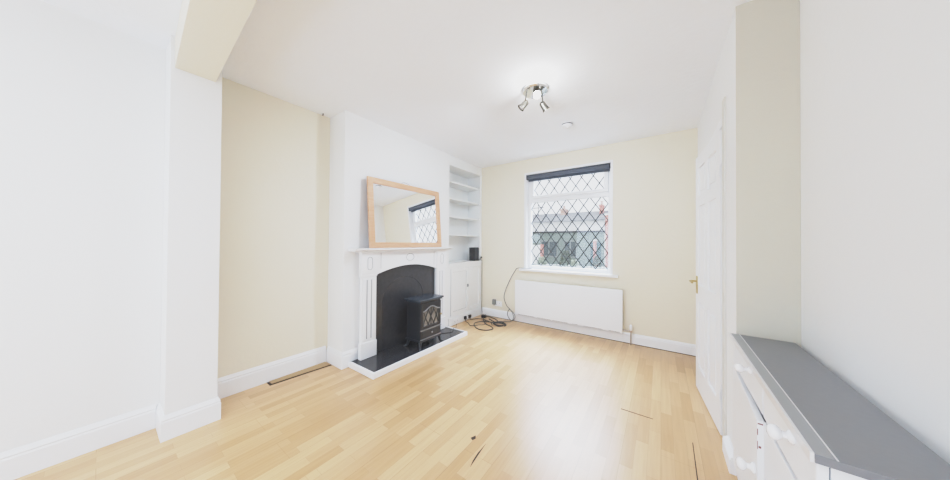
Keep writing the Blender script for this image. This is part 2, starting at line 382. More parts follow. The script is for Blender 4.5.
# mantel shelf
b = NB(); prof = [(XC+.002, 1.158), (-2.45, 1.158), (-2.438, 1.165), (-2.42, 1.168), (-2.406, 1.173), (-2.404, 1.183), (-2.408, 1.188), (XC+.002, 1.188)]
prism(b, prof, 1.43, 2.865, 'y', Lf); bx(b, XC+.002, -2.455, FY0-.02, FY1+.02, 1.142, 1.158, .004, Lf)
obj('mantel_shelf', b, SURR, fp)
A0, A1 = 1.708, 2.634
pts = [(FY0+.02, 1.142), (FY0+.02, .90), (A0, .90)]
for i in range(25):
    t = i/24; pts.append((A0+(A1-A0)*t, .905+.078*math.sin(math.pi*t)**.9))
pts += [(A1, .90), (FY1-.02, .90), (FY1-.02, 1.142)]
b = NB(); prism(b, pts, -2.53, XF, 'x', Lf)
obj('frieze', b, SURR, fp)
b = NB(); prism(b, [(FY0+.035, 1.142), (FY0+.035, .051), (A0-.005, .051), (A0-.005, 1.142)], XC+.004, -2.531, 'x', Lf)
prism(b, [(FY1-.035, 1.142), (FY1-.035, .051), (A1+.005, .051), (A1+.005, 1.142)], XC+.004, -2.531, 'x', Lf)
bx(b, XC+.004, -2.531, A0-.005, A1+.005, 1.03, 1.142, 0, Lf); obj('surround_backing', b, SURR, fp)
GROOVE = mat('painted_groove_shade', (.36, .36, .365), .6)  # grey for thin strips that paint shade into the carved grooves
def oval(bm, cy, cz, ry, rz, X, r=.006, n=36):
    P = [(X, cy+ry*math.cos(2*math.pi*i/n), cz+rz*math.sin(2*math.pi*i/n)) for i in range(n+1)]
    tube(bm, P, r, 6, False, M=Lf)
def capsule(bm, cy, cz, ry, hz, X, r=.005):
    P = []
    for i in range(13): a = math.pi*i/12; P.append((X, cy+ry*math.cos(a), cz+hz+ry*math.sin(a)))
    for i in range(13): a = math.pi+math.pi*i/12; P.append((X, cy+ry*math.cos(a), cz-hz+ry*math.sin(a)))
    P.append(P[0]); tube(bm, P, r, 6, False, M=Lf)
b = NB(); oval(b, fc, 1.075, .070, .052, XF, .006); r_ = obj('carved_roundel', b, SURR, fp, True)
b = NB(); oval(b, fc, 1.075, .058, .042, XF-.001, .004); obj('roundel_groove_shade', b, GROOVE, r_, True)
for s_ in (-1, 1):
    for q in (.105, .128):
        b = NB(); tube(b, [(XF, fc+s_*q*.93, 1.122), (XF, fc+s_*(q+.010), 1.075), (XF, fc+s_*q*.93, 1.028)], .0035, 6, M=Lf); obj('carved_flute', b, SURR, fp, True)
    b = NB(); tube(b, [(XF-.001, fc+s_*.41, 1.135), (XF-.001, fc+s_*.41, .965 if s_ < 0 else .955)], .003, 6, False, M=Lf); obj('frieze_groove_shade', b, GROOVE, fp, True)
for y0, y1 in ((FY0, A0+.004), (A1-.004, FY1)):
    b = NB(); bx(b, XF-.04, XF+.016, y0, y1, .925, 1.142, .005, Lf); cy = (y0+y1)/2
    bx(b, XF-.04, XF+.010, y0-.002, y1, .895, .925, .006, Lf)
    capsule(b, cy, 1.03, .036, .040, XF+.017)
    c_ = obj('corner_block', b, SURR, fp, True)
    b = NB(); capsule(b, cy, 1.03, .026, .040, XF+.0155, .0035); obj('block_groove_shade', b, GROOVE, c_, True)
for y0, y1 in ((FY0+.012, A0), (A1, FY1-.012)):
    b = NB(); bx(b, -2.53, XF, y0, y1, .051, .895, .003, Lf)
    bx(b, -2.53, XF+.012, y0-.012, y1+.004, .051, .215, .006, Lf)
    w = y1-y0
    for q in (.16, .46, .76):
        bx(b, XF, XF+.009, y0+w*q-.012, y0+w*q+.022, .24, .87, .004, Lf)
    pl = obj('pilaster', b, SURR, fp)
    b = NB()
    for q in (.31, .61): bx(b, XF, XF+.0015, y0+w*q-.002, y0+w*q+.010, .25, .86, 0, Lf)
    obj('flute_groove_shade', b, GROOVE, pl)
b = NB(); bx(b, XC+.003, -2.5325, A0-.004, A1+.004, .051, 1.029, 0, Lf); obj('back_panel', b, BLACKP, fp, label='glossy black back panel')
b = NB(); P = [(-2.532, 2.12+.30*math.cos(math.pi*i/20), .58+.26*math.sin(math.pi*i/20)) for i in range(21)]
tube(b, [(-2.532, 2.42, .06)]+P+[(-2.532, 1.82, .06)], .004, 6, False, M=Lf)
obj('arch_moulding', b, BLACKP, fp, True)
HY0, HY1, HX = 1.440, 2.868, -2.135
b = NB(); bx(b, XC+.02, HX-.024, HY0+.024, HY1-.024, .001, .050, .002, Lf); hs = obj('hearth', b, BLACKP, fp, label='glossy black hearth slab')
b = NB()
bx(b, HX-.024, HX, HY0, HY1, .001, .056, .005, Lf)
bx(b, XC+.019, HX-.024, HY0, HY0+.024, .001, .056, .005, Lf); bx(b, XC+.003, HX-.024, HY1-.024, HY1, .001, .056, .005, Lf)
obj('hearth_edging', b, SURR, hs, label='white hearth edging')

# ------------------------------------------------------------------ electric stove
st = thing('electric_stove', 'small black electric stove with lattice door on the hearth', 'stove', (-2.30, 2.228, .051))
# local: +x to the room
b = NB(); bx(b, -.115, .105, -.165, .165, .095, .525, .006); obj('stove_body', b, STOVE, st)
b = NB(); bx(b, -.135, .135, -.197, .197, .536, .556, .008, seg=3); bx(b, -.122, .118, -.180, .180, .520, .537, .006); obj('top_plate', b, STTOP, st, True)
b = NB(); bx(b, -.125, .118, -.176, .176, .080, .098, .005); obj('base_plate', b, STOVE, st)
b = NB()
# door frame with arched opening
yo, zi0, zi1 = .135, .245, .46
fr = [(-.16, .225), (.16, .225), (.16, .508), (-.16, .508)]
bx(b, .105, .118, -.16, -.130, .225, .508, .003); bx(b, .105, .118, .130, .16, .225, .508, .003); bx(b, .105, .118, -.13, .13, .225, .250, .003)
ar = [(-.13, .508), (-.13, .425)]
for i in range(17):
    t = i/16; ar.append((-.13+.26*t, .425+.045*(.5-.5*math.cos(2*math.pi*t))))
ar += [(.13, .425), (.13, .508)]
prism(b, ar, .105, .118, 'x'); sd = obj('stove_door', b, STOVE, st)
b = NB(); bx(b, .1052, .108, -.13, .13, .25, .47); obj('door_glass', b, STGLASS, sd)
b = NB()
tube(b, [(.119, -.135+.27*i/16, .418+.047*(.5-.5*math.cos(2*math.pi*i/16))) for i in range(17)], .007, 6, False)
obj('arched_trim', b, GREYM, sd, True, 'pewter arched trim')
b = NB()
for k in range(-1, 3):
    for s in (-1, 1):
        c = -.13+.087*k+.0435
        P = [(.113, c+s*(-.05), .25), (.113, c+s*.0, .345), (.113, c+s*.05, .44)]
        P = [(x, max(-.13, min(.13, y)), z) for x, y, z in P]
        tube(b, P, .0045, 6)
tube(b, [(.113, 0, .25), (.113, 0, .465)], .004, 6, False)
obj('door_lattice', b, STOVE, sd, True)
b = NB(); lathe(b, [(.004, 0), (.007, .012), (.010, .018), (.004, .024)], 12, Matrix.Translation((.118, .146, .345)) @ Matrix.Rotation(math.pi/2, 4, 'Y')); obj('door_knob', b, BRASS, sd, True, 'small brass knob')
b = NB(); bx(b, .105, .116, -.16, .16, .115, .205, .003); bx(b, .116, .121, -.14, .14, .128, .192, .003); dw = obj('ash_drawer', b, STOVE, st)
b = NB(); bx(b, .105, .122, -.165, .165, .205, .216, .002); bx(b, .105, .122, -.165, .165, .104, .112, .002); obj('drawer_beading', b, GREYM, dw)
b = NB(); lathe(b, [(.005, 0), (.011, .010), (.004, .018)], 12, Matrix.Translation((.121, 0, .163)) @ Matrix.Rotation(math.pi/2, 4, 'Y')); obj('drawer_knob', b, GREYM, dw, True)
for sx in (-1, 1):
    for sy in (-1, 1):
        b = NB(); tube(b, [(sx*.085, sy*.145, .09), (sx*.098, sy*.155, .055), (sx*.105, sy*.163, .02), (sx*.122, sy*.183, .007)], .01, 8, rads=(.021, .0085))
        tube(b, [(sx*.118, sy*.178, .0075), (sx*.134, sy*.196, .0075)], .0073, 8, False); obj('leg', b, STOVE, st, True)
# stove cable
b = NB(); tube(b, [(-2.42, 2.36, .20), (-2.43, 2.45, .10), (-2.40, 2.52, .055), (-2.36, 2.62, .0545), (-2.30, 2.72, .0545), (-2.33, 2.80, .0565), (-2.36, 2.845, .061), (-2.37, 2.885, .05), (-2.40, 2.93, .006), (-2.46, 3.02, .006), (-2.515, 3.10, .03)], .0035, 6)
tag(obj('stove_cable', b, CABLE, None, True), 'thin dark cable lying across the hearth behind the stove', 'cable')

# ------------------------------------------------------------------ mirror
mr = thing('wall_mirror', 'oak framed mirror leaning on the mantel shelf', 'mirror', (-2.452, 2.130, 1.1895))
tilt = math.asin(.062/.76)
mr.rotation_euler = (0, -tilt, 0)
W, HH, FW = 1.075, .752, .060
b = NB()
def mitre(bm, P, depth, bev=.004):      # P: four plan pts (y,z)
    prism(bm, P, -.002, depth, 'x')
w = W/2
mitre(b, [(-w, 0), (w, 0), (w-FW, FW), (-w+FW, FW)], .022); mitre(b, [(-w, HH), (w, HH), (w-FW, HH-FW), (-w+FW, HH-FW)], .022)
mitre(b, [(-w, 0), (-w, HH), (-w+FW, HH-FW), (-w+FW, FW)], .022); mitre(b, [(w, 0), (w, HH), (w-FW, HH-FW), (w-FW, FW)], .022)
obj('mirror_frame', b, OAK, mr)
b = NB(); bx(b, .004, .010, -w+FW-.004, w-FW+.004, FW-.004, HH-FW+.004); obj('mirror_glass', b, MIRROR, mr)
b = NB(); bx(b, -.010, -.0025, -w+.006, w-.006, .001, HH-.006); obj('backing_board', b, REDB, mr)
b = NB(); tube(b, [(-.009, -.12, HH-.03), (-.009, -.06, HH+.022), (-.009, -.02, HH+.030), (-.009, .05, HH+.012), (-.009, .10, HH-.03)], .0018, 6); obj('hanging_wire', b, GREYM, mr, True)

# ------------------------------------------------------------------ alcove cupboard and shelves
CX = -2.578; Y0, Y1 = C1+.002, YB-.002
cu = thing('alcove_cupboard', 'white built-in cupboard in the alcove right of the fireplace', 'cupboard', (-2.7, (Y0+Y1)/2, 0))
Lc = Matrix.Translation(-Vector(cu.location))
b = NB()
bx(b, XL+.002, CX, Y0, Y0+.02, .001, .90, 0, Lc); bx(b, XL+.002, CX, Y1-.02, Y1, .001, .90, 0, Lc)
bx(b, XL+.002, CX-.02, Y0+.02, Y1-.02, .12, .14, 0, Lc); bx(b, XL+.002, XL+.01, Y0+.02, Y1-.02, .14, .90, 0, Lc)
bx(b, CX-.02, CX, Y0+.02, Y0+.05, .001, .90, .001, Lc); bx(b, CX-.02, CX, Y1-.045, Y1-.02, .001, .90, .001, Lc)
bx(b, CX-.02, CX, Y0+.05, Y1-.045, .85, .90, .001, Lc); bx(b, CX-.02, CX, Y0+.05, Y1-.045, .001, .145, .001, Lc)
obj('cupboard_carcass', b, CUPB, cu)
b = NB(); bx(b, XL+.002, CX+.016, Y0, Y1, .905, .940, .006, Lc); bx(b, CX-.018, CX+.008, Y0, Y1, .888, .905, .003, Lc); obj('cupboard_top', b, CUPB, cu)
b = NB(); bx(b, CX, CX+.016, Y0, Y1-.02, .001, .118, .004, Lc); bx(b, CX, CX+.010, Y0, Y1-.02, .118, .130, .003, Lc); obj('plinth', b, CUPB, cu)
ym = 3.475
for i, (a, c) in enumerate(((Y0+.055, ym-.004), (ym+.004, Y1-.049))):
    b = NB(); bx(b, CX-.016, CX-.006, a, c, .150, .845, 0, Lc)
    s = .048
    bx(b, CX-.006, CX+.010, a, a+s, .147, .848, .002, Lc); bx(b, CX-.006, CX+.010, c-s, c, .147, .848, .002, Lc)
    bx(b, CX-.006, CX+.010, a+s, c-s, .147, .147+s*1.1, .002, Lc); bx(b, CX-.006, CX+.010, a+s, c-s, .848-s, .848, .002, Lc)
    d = obj('cupboard_door', b, CUPB, cu)
    if i == 0:
        b = NB(); bx(b, CX+.010, CX+.014, c-.046, c-.006, .535, .585, .002, Lc); bx(b, CX+.014, CX+.028, c-.034, c-.016, .552, .572, .003, Lc); obj('door_catch', b, GREYM, d, label='dark metal door catch')
        for z in (.24, .76):
            b = NB(); lathe(b, [(.005, 0), (.005, .055)], 8, Lc @ Matrix.Translation((CX+.008, a+.002, z))); obj('hinge', b, CUPB, d)
GR2 = mat('cupboard_shadow_line', (.30, .30, .30), .7)  # grey strips painting in shade at the door gaps and panel recess
for y in (Y0+.0535, ym, Y1-.0475):
    b = NB(); bx(b, CX-.019, CX-.0005 if y != ym else CX-.004, y-.0035, y+.0035, .147, .848, 0, Lc); obj('door_gap_shade', b, GR2, cu)
b = NB(); bx(b, CX-.0165, CX-.0005, Y0+.05, Y1-.045, .8495, .853, 0, Lc); obj('door_gap_shade', b, GR2, cu)
b = NB(); bx(b, CX-.0165, CX-.0005, Y0+.05, Y1-.045, .1415, .146, 0, Lc); obj('door_gap_shade', b, GR2, cu)
a, c = Y0+.055+.048, ym-.004-.048
b = NB(); 
for q in ((a, a+.004, .20, .80), (c-.004, c, .20, .80), (a, c, .20, .204), (a, c, .796, .80)): bx(b, CX-.0065, CX-.0055, q[0], q[1], q[2], q[3], 0, Lc)
obj('panel_groove_shade', b, GR2, cu)
sh = thing('alcove_shelves', 'white built-in shelves above the alcove cupboard', 'shelves', (-2.7, (Y0+Y1)/2, .9405))
Ls = Matrix.Translation(-Vector(sh.location))
SM = CUPB
for z in (2.195, 1.938, 1.663, 1.382):
    b = NB(); bx(b, XL+.012, -2.612, Y0+.012, Y1-.026, z-.024, z, .002, Ls); obj('shelf', b, SM, sh)
b = NB(); bx(b, XL+.012, CX, Y1-.026, Y1, .942, 2.41, .002, Ls); bx(b, CX-.02, CX, Y1-.05, Y1-.026, .942, 2.41, .002, Ls); obj('side_panel', b, SM, sh)
b = NB(); bx(b, XL+.012, -2.60, Y0, Y0+.012, .942, 2.41, .001, Ls); obj('side_panel', b, SM, sh)
b = NB(); bx(b, XL+.002, XL+.012, Y0, Y1, .942, H-.002, 0, Ls); obj('back_panel', b, SM, sh)
b = NB(); bx(b, CX-.025, CX-.002, Y0, Y1, 2.41, H-.002, .002, Ls); bx(b, XL+.012, CX-.025, Y0, Y1, 2.41, 2.425, 0, Ls)
bx(b, CX-.002, CX+.008, Y0, Y1, 2.41, 2.43, .003, Ls); obj('top_fascia', b, SM, sh)

# speaker
sp = thing('speaker', 'small black speaker standing on the alcove cupboard top', 'speaker', (-2.655, 3.742, .941), .1)
b = NB(); bx(b, -.055, .05, -.078, .078, .004, .228, .008); obj('speaker_case', b, BLACKPL, sp)
b = NB(); bx(b, .05, .056, -.070, .070, .012, .220, .003); obj('speaker_grille', b, mat('speaker_cloth', (.05, .055, .065), .8), sp)
for y in (-.045, .045):
    for x in (-.04, .035):
        b = NB(); lathe(b, [(.006, 0), (.006, .004)], 10, Matrix.Translation((x, y, 0))); obj('rubber_foot', b, BLACKPL, sp)

# ------------------------------------------------------------------ radiator
rd = thing('radiator', 'flat white panel radiator under the window', 'radiator', (-1.13, 3.80, .0))
Lr = Matrix.Translation(-Vector(rd.location))
b = NB(); bx(b, -1.872, -.392, 3.752, 3.768, .140, .672, .006, Lr, 3); obj('radiator_panel', b, UPVC, rd, True)
b = NB(); bx(b, -1.864, -.400, 3.768, 3.815, .150, .660, .004, Lr); obj('rear_panel', b, UPVC, rd)
b = NB()
bx(b, -1.862, -.402, 3.769, 3.813, .6605, .668, .002, Lr)
obj('top_grille', b, UPVC, rd)
for x in (-1.6, -.66):
    b = NB(); bx(b, x-.02, x+.02, 3.815, YB-.0005, .2, .6, 0, Lr); obj('wall_bracket', b, UPVC, rd)
b = NB(); lathe(b, [(.011, -.010), (.017, 0), (.017, .045), (.013, .058), (.009, .062)], 16, Lr @ Matrix.Translation((-.305, 3.79, .19))); v = obj('radiator_valve', b, UPVC, rd, True)
b = NB(); tube(b, [(-.40, 3.79, .172), (-.305, 3.79, .172)], .009, 10, False, M=Lr); tube(b, [(-.305, 3.79, .185), (-.305, 3.79, .001)], .0075, 10, False, M=Lr)
bx(b, -.322, -.288, 3.778, 3.802, .16, .185, .004, Lr)
obj('copper_pipe', b, mat('aged_pipe', (.42, .36, .30), .35, metal=.8), v, True)
b = NB(); tube(b, [(-1.872, 3.79, .172), (-1.90, 3.79, .168), (-1.905, 3.79, .001)], .0075, 8, False, M=Lr); obj('feed_pipe', b, GLOSS, rd, True) if False else b.free()
b = NB()
for x0_, x1_ in ((-1.82, -1.55), (-1.50, -1.30), (-1.28, -1.06), (-1.0, -.93), (-.85, -.62), (-.55, -.42)):
    bx(b, x0_, x1_, 3.7505, 3.7525, .1445, .1475, 0, Lr)
obj('edge_dashes', b, mat('dull_brown_edge', (.2, .17, .15), .8), rd)  # broken dark line along the panel's bottom edge

# ------------------------------------------------------------------ sockets and plugs
def socket(loc, rz, label, group=None):
    t = thing('wall_socket', label, 'socket', loc, rz, group)   # local +x out of the wall
    b = NB(); bx(b, 0, .010, -.073, .073, 0, .086, .003); obj('face_plate', b, SOCK, t)
    for y in (-.035, .035):
        b = NB(); bx(b, .010, .013, y-.010, y+.010, .062, .078, .001); obj('switch', b, SOCK, t)
        b = NB()
        bx(b, .010, .0105, y-.0035, y+.0035, .042, .052); bx(b, .010, .0105, y-.016, y-.009, .022, .027); bx(b, .010, .0105, y+.009, y+.016, .022, .027)
        obj('pin_holes', b, BLACKPL, t)
    return t
def plug(loc, rz, label, m=BLACKPL, group=None):
    t = thing('mains_plug', label, 'plug', loc, rz, group)
    b = NB(); bx(b, 0, .030, -.024, .024, -.024, .024, .008, seg=3); obj('plug_body', b, m, t, True)
    b = NB(); tube(b, [(.015, 0, -.022), (.017, 0, -.032)], .006, 8, False); obj('strain_relief', b, m, t, True)
    return t
xp = CX+.0165
socket((xp, 3.385, .022), 0, 'white double socket on the cupboard plinth with two black plugs')
socket((xp, 3.14, .012), 0, 'white double socket on the cupboard plinth nearest the hearth')
plug((xp+.014, 3.342, .066), 0, 'black plug in the plinth socket, nearer the fireplace')
plug((xp+.014, 3.462, .060), 0, 'black plug in the plinth socket, nearer the room corner')
socket((-2.235, YB-.0005, .190), -math.pi/2, 'white double socket on the end wall above the baseboard')
gp_ = plug((-2.295, YB-.012, .258), -math.pi/2, 'grey plug in the socket on the end wall', mat('mid_grey_plastic', (.22, .22, .21), .5)); gp_.scale = (1.3, 1.2, 1.9)
ad = thing('power_adapter', 'black power adapter on the floor in the room corner', 'adapter', (-2.42, 3.70, .001), .3)
b = NB(); bx(b, -.035, .035, -.028, .028, 0, .05, .007, seg=3); obj('adapter_case', b, BLACKPL, ad, True)
b = NB(); bx(b, .035, .05, -.012, .012, .015, .03, .003); obj('cable_boot', b, BLACKPL, ad)

# ------------------------------------------------------------------ cables
def cab(name, P, r, m, label):
    b = NB(); tube(b, P, r, 7, k=7); return tag(obj(name, b, m, None, True), label, 'cable')
z = .006
cab('window_cable', [(-1.66, 3.90, .853), (-1.76, 3.84, .853), (-1.85, 3.800, .856), (-1.90, 3.795, .80), (-1.99, 3.80, .65), (-2.07, 3.80, .47), (-2.09, 3.80, .36), (-2.05, 3.80, .25), (-1.98, 3.79, .19),
    (-1.90, 3.785, .13), (-1.885, 3.78, .07), (-1.93, 3.775, .018), (-1.99, 3.78, .05), (-2.02, 3.785, .12), (-1.985, 3.79, .185), (-1.92, 3.77, .14), (-1.905, 3.765, .06), (-1.95, 3.75, .008),
    (-2.02, 3.70, .006), (-2.12, 3.60, .006), (-2.15, 3.50, .006)], .0055, CABLEG, 'grey cable hanging from the window sill and looping beside the radiator')
coil = []
for i in range(26):
    a = i*.62; rr = .085+.012*math.sin(i*1.7)
    coil.append((-2.0+rr*math.cos(a)*1.05, 3.50+rr*.95*math.sin(a), .007+.0022*i*.45+.003*(i % 2)))
cab('cable_coil', coil+[(-2.10, 3.56, .012), (-2.20, 3.62, .006), (-2.30, 3.68, .006)], .0075, CABLE, 'dark cable coiled on the floor in front of the end wall')
cab('extension_cable', [(-2.40, 3.68, .02), (-2.36, 3.60, z), (-2.28, 3.50, z), (-2.20, 3.42, z), (-2.06, 3.36, z), (-1.99, 3.28, z), (-2.04, 3.18, z), (-2.16, 3.16, z), (-2.28, 3.24, z), (-2.36, 3.36, z), (-2.30, 3.48, z+.01),
    (-2.18, 3.55, z), (-2.10, 3.62, z), (-2.20, 3.72, z), (-2.34, 3.78, z), (-2.44, 3.76, z)], .0075, CABLE, 'dark cable wandering in wide loops from the corner adapter')
cab('plug_cable', [(xp+.03, 3.342, .035), (-2.52, 3.34, z), (-2.44, 3.30, z), (-2.34, 3.22, z), (-2.24, 3.28, z+.012), (-2.20, 3.40, z), (-2.26, 3.52, z+.01), (-2.34, 3.60, z)], .005, CABLE, 'dark cable from the plinth plug nearer the fireplace')
cab('adapter_cable', [(xp+.03, 3.462, .028), (-2.52, 3.47, z), (-2.48, 3.56, z), (-2.42, 3.60, z), (-2.30, 3.56, z+.014), (-2.16, 3.50, z+.012), (-2.09, 3.43, z)], .005, CABLE, 'dark cable from the plinth plug nearer the corner')
cab('corner_cable', [(-2.60, 3.80, .962), (-2.556, 3.822, .955), (-2.552, 3.838, .90), (-2.550, 3.838, .60), (-2.550, 3.838, .30), (-2.54, 3.825, .12), (-2.50, 3.80, .02), (-2.46, 3.76, z)], .003, CABLE, 'thin dark cable running down the corner beside the cupboard')
b = NB(); lathe(b, [(.008, 0), (.016, .006), (.017, .02), (.008, .03)], 14, Matrix.Translation((-2.545, 3.815, .985)) @ Matrix.Rotation(-.6, 4, 'Y'))
tube(b, [(-2.545, 3.815, .985), (-2.575, 3.80, .968), (-2.60, 3.78, .944)], .004, 8)
tag(obj('desk_microphone', b, BLACKPL, None, True), 'tiny black round-headed device at the cupboard top edge', 'device')
cab('ceiling_wire', [(-2.86, 1.31, H-.004), (-2.845, 1.305, H-.010), (-2.82, 1.295, H-.006)], .005, CABLE, 'short dark wire end at the ceiling in the left alcove')

# loose trim strip in the alcove
b = NB(); prism(b, [(-2.852, .880), (-2.792, .880), (-2.748, 1.355), (-2.852, 1.355)], .0008, .007, 'z')
ts = obj('loose_floor_strip', b, TRIMW); tag(ts, 'loose brown floor strip lying along the alcove baseboard', 'strip')
lo = ts.location
b = NB(); prism(b, [(-2.853, .862), (-2.774, .862), (-2.732, 1.367), (-2.748, 1.367), (-2.791, .879), (-2.853, .879)], .0004, .003, 'z', Matrix.Translation(-lo)); obj('dark_edge', b, DARK, ts, label='dark open gap at the strip edge')

# ------------------------------------------------------------------ ceiling light and alarm
cl = thing('ceiling_spotlight', 'round chrome ceiling light with three swivel spots', 'ceiling light', (-.875, 2.115, H-.001))
b = NB(); lathe(b, [(.100, 0), (.108, -.004), (.110, -.016), (.100, -.028), (.060, -.036), (.0, -.038)], 40); obj('ceiling_plate', b, CHROME, cl, True)
def spot(az, el, base, lit, drop=.07):
    c, s = math.cos(az), math.sin(az)
    p0 = Vector((base*c, base*s, -.032)); p1 = p0+Vector((.010*c, .010*s, -drop))
    d = Vector((c*math.cos(el), s*math.cos(el), -math.sin(el))).normalized()
    q = d.to_track_quat('Z', 'Y').to_matrix().to_4x4()
    b = NB(); tube(b, [p0, p1], .006, 8, False)
    M = Matrix.Translation(p1-d*.012) @ q
    lathe(b, [(.010, -.016), (.020, -.010), (.024, 0), (.026, .045), (.033, .066), (.031, .066), (.022, .03), (.0, .028)], 24, M)
    o = obj('spot_head', b, CHROMEB, cl, True)
    b = NB(); lathe(b, [(.0, .045), (.025, .048), (.027, .055), (.018, .062), (.0, .064)], 20, M); obj('spot_bulb', b, BULB if lit else PORC, o, True)
yaw = .614
def cam_az(lat, dep):  # direction in plan from camera-lateral / depth
    return math.atan2(lat*math.sin(yaw)+dep*math.cos(yaw), lat*math.cos(yaw)-dep*math.sin(yaw))
spot(cam_az(-1, .1), .80, .074, False, .088); spot(cam_az(1, .35), .85, .066, False, .088); spot(cam_az(.0, -1), .5, .012, True, .03)
sm = thing('smoke_alarm', 'round white smoke alarm on the ceiling near the window', 'smoke alarm', (-.842, 2.928, H-.001))
b = NB(); lathe(b, [(.062, 0), (.064, -.006), (.062, -.010)], 32); obj('base_plate', b, GLOSS, sm, True)
b = NB(); lathe(b, [(.056, -.010), (.056, -.020)], 32); obj('vent_ring', b, DUST, sm)
b = NB(); lathe(b, [(.058, -.020), (.060, -.024), (.050, -.036), (.022, -.042), (0, -.042)], 32); cv = obj('alarm_cover', b, GLOSS, sm, True)
b = NB(); lathe(b, [(.012, -.042), (.012, -.046), (0, -.046)], 16); obj('test_button', b, SOCK, cv, True)

# ------------------------------------------------------------------ kitchen cabinet
KY0, KY1, KX = .985, YK-.002, .333
kc = thing('kitchen_cabinet', 'worn white kitchen cabinet with drawers under the grey worktop', 'cabinet', (.46, 1.5, 0))
Lk = Matrix.Translation(-Vector(kc.location))
kc.location = (.460, 1.494, 0); kc.rotation_euler = (0, 0, -.02)
KB = .538; ks = 1.43
b = NB()
bx(b, KX, KB, KY0, KY0+.018, .001, .748, 0, Lk); bx(b, KX, KB, KY1-.018, KY1, .001, .748, 0, Lk); bx(b, KX, KB, ks-.012, ks+.012, .08, .748, 0, Lk)
bx(b, KX+.03, KB, KY0+.018, KY1-.018, .001, .08, 0, Lk); bx(b, KX, KB, KY0+.018, KY1-.018, .081, .10, 0, Lk)
bx(b, KB-.01, KB, KY0+.018, KY1-.018, .1, .748, 0, Lk); bx(b, KX, KX+.02, KY0+.018, KY1-.018, .608, .622, 0, Lk); bx(b, KX, KX+.02, KY0+.018, KY1-.018, .735, .748, 0, Lk)
obj('cabinet_carcass', b, KITP, kc)
for y0, y1, z0, z1 in ((ks-.003, ks+.002, .66, .72), (ks-.001, ks+.003, .628, .650)):
    b = NB(); bx(b, KX-.012, KX-.0005, y0, y1, z0, z1, 0, Lk); obj('peeled_patch', b, PEEL, kc)
SHL = mat('cabinet_shadow_line', (.16, .13, .12), .8)  # dark strips in place of the shade between drawers and doors
for q in ((KY0+.004, KY1-.012, .6065, .6165), (ks-.0045, ks+.0045, .618, .742)):
    b = NB(); bx(b, KX-.006, KX-.0003, q[0], q[1], q[2], q[3], 0, Lk); obj('gap_shade', b, SHL, kc)
def knob(bm, x, y, z, M, r=.023):
    R = Matrix.Rotation(-math.pi/2, 4, 'Y'); k = r/.023
    lathe(bm, [(.020*k, 0), (.022*k, .004), (.018*k, .009), (.010*k, .013), (.010*k, .022), (.018*k, .026), (.023*k, .033), (.0235*k, .040), (.019*k, .047), (.010*k, .051), (0, .052)], 24, M @ Matrix.Translation((x, y, z)) @ R)
for a, c, ky, kz, kr in ((ks+.006, KY1-.010, 1.60, .722, .016), (KY0+.002, ks-.006, 1.13, .716, .020)):
    b = NB(); bx(b, KX-.022, KX-.0015, a, c, .618, .742, .004, Lk); d = obj('drawer', b, KITP, kc)
    b = NB(); knob(b, KX-.022, ky, kz, Lk, kr); obj('drawer_knob', b, PORC, d, True, 'white ceramic knob')
def kdoor(hinge, length, angle, hpos, hz):
    M = Lk @ Matrix.Translation((KX-.0015, hinge, 0)) @ Matrix.Rotation(angle, 4, 'Z')
    b = NB(); bx(b, -.022, 0, -length, 0, .085, .604, .003, M)
    d = obj('cabinet_door', b, KITP, kc)
    b = NB(); knob(b, -.022, hpos, hz, M, .021); obj('door_knob', b, PORC, d, True, 'white ceramic knob')
    return d, M
d, M = kdoor(KY1-.012, .575, -.030, -.533, .400)
for z0, z1, x0, x1 in ((.592, .597, -.020, -.006), (.552, .575, -.0215, -.019), (.500, .530, -.0215, -.0195), (.505, .513, -.018, -.011), (.36, .380, -.021, -.0185), (.40, .60, -.003, -.0002)):
    b = NB(); bx(b, x0, x1, -.5758, -.5748, z0, z1, 0, M); obj('peeled_edge', b, PEEL, d)
b = NB(); bx(b, -.004, .002, -.5765, -.5755, .09, .603, 0, M); obj('dark_edge', b, DARK, d)  # dark strip painting the shade in the gap between the doors
b = NB(); bx(b, .0, .004, -.56, -.52, .47, .56, .001, M); obj('cabinet_hinge', b, CHROMEB, d)
kdoor(ks-.008, ks-KY0-.012, 0, -.24, .40)
wt = thing('kitchen_worktop', 'dark grey worktop with pale metal edging against the cream wall', 'worktop', (.46, 1.5, .749))
Lq = Matrix.Translation(-Vector(wt.location))
wt.location = (.454, 1.494, .749); wt.rotation_euler = (0, 0, -.02)
b = NB(); bx(b, .309, .541, KY0-.02, YK-.002, .7495, .770, .002, Lq); obj('worktop_slab', b, WORK, wt)
b = NB(); bx(b, .3015, .3088, KY0-.02, YK-.002, .749, .7725, .001, Lq); obj('metal_edging', b, WORKE, wt)
b = NB(); bx(b, .341, .344, KY0-.02, YK-.002, .770, .7715, 0, Lq); obj('metal_inlay', b, WORKE, wt)
b = NB(); bx(b, .310, .3405, KY0-.019, YK-.003, .770, .7706, 0, Lq); obj('front_band', b, mat('lighter_grey_band', (.30, .31, .32), .3), wt)

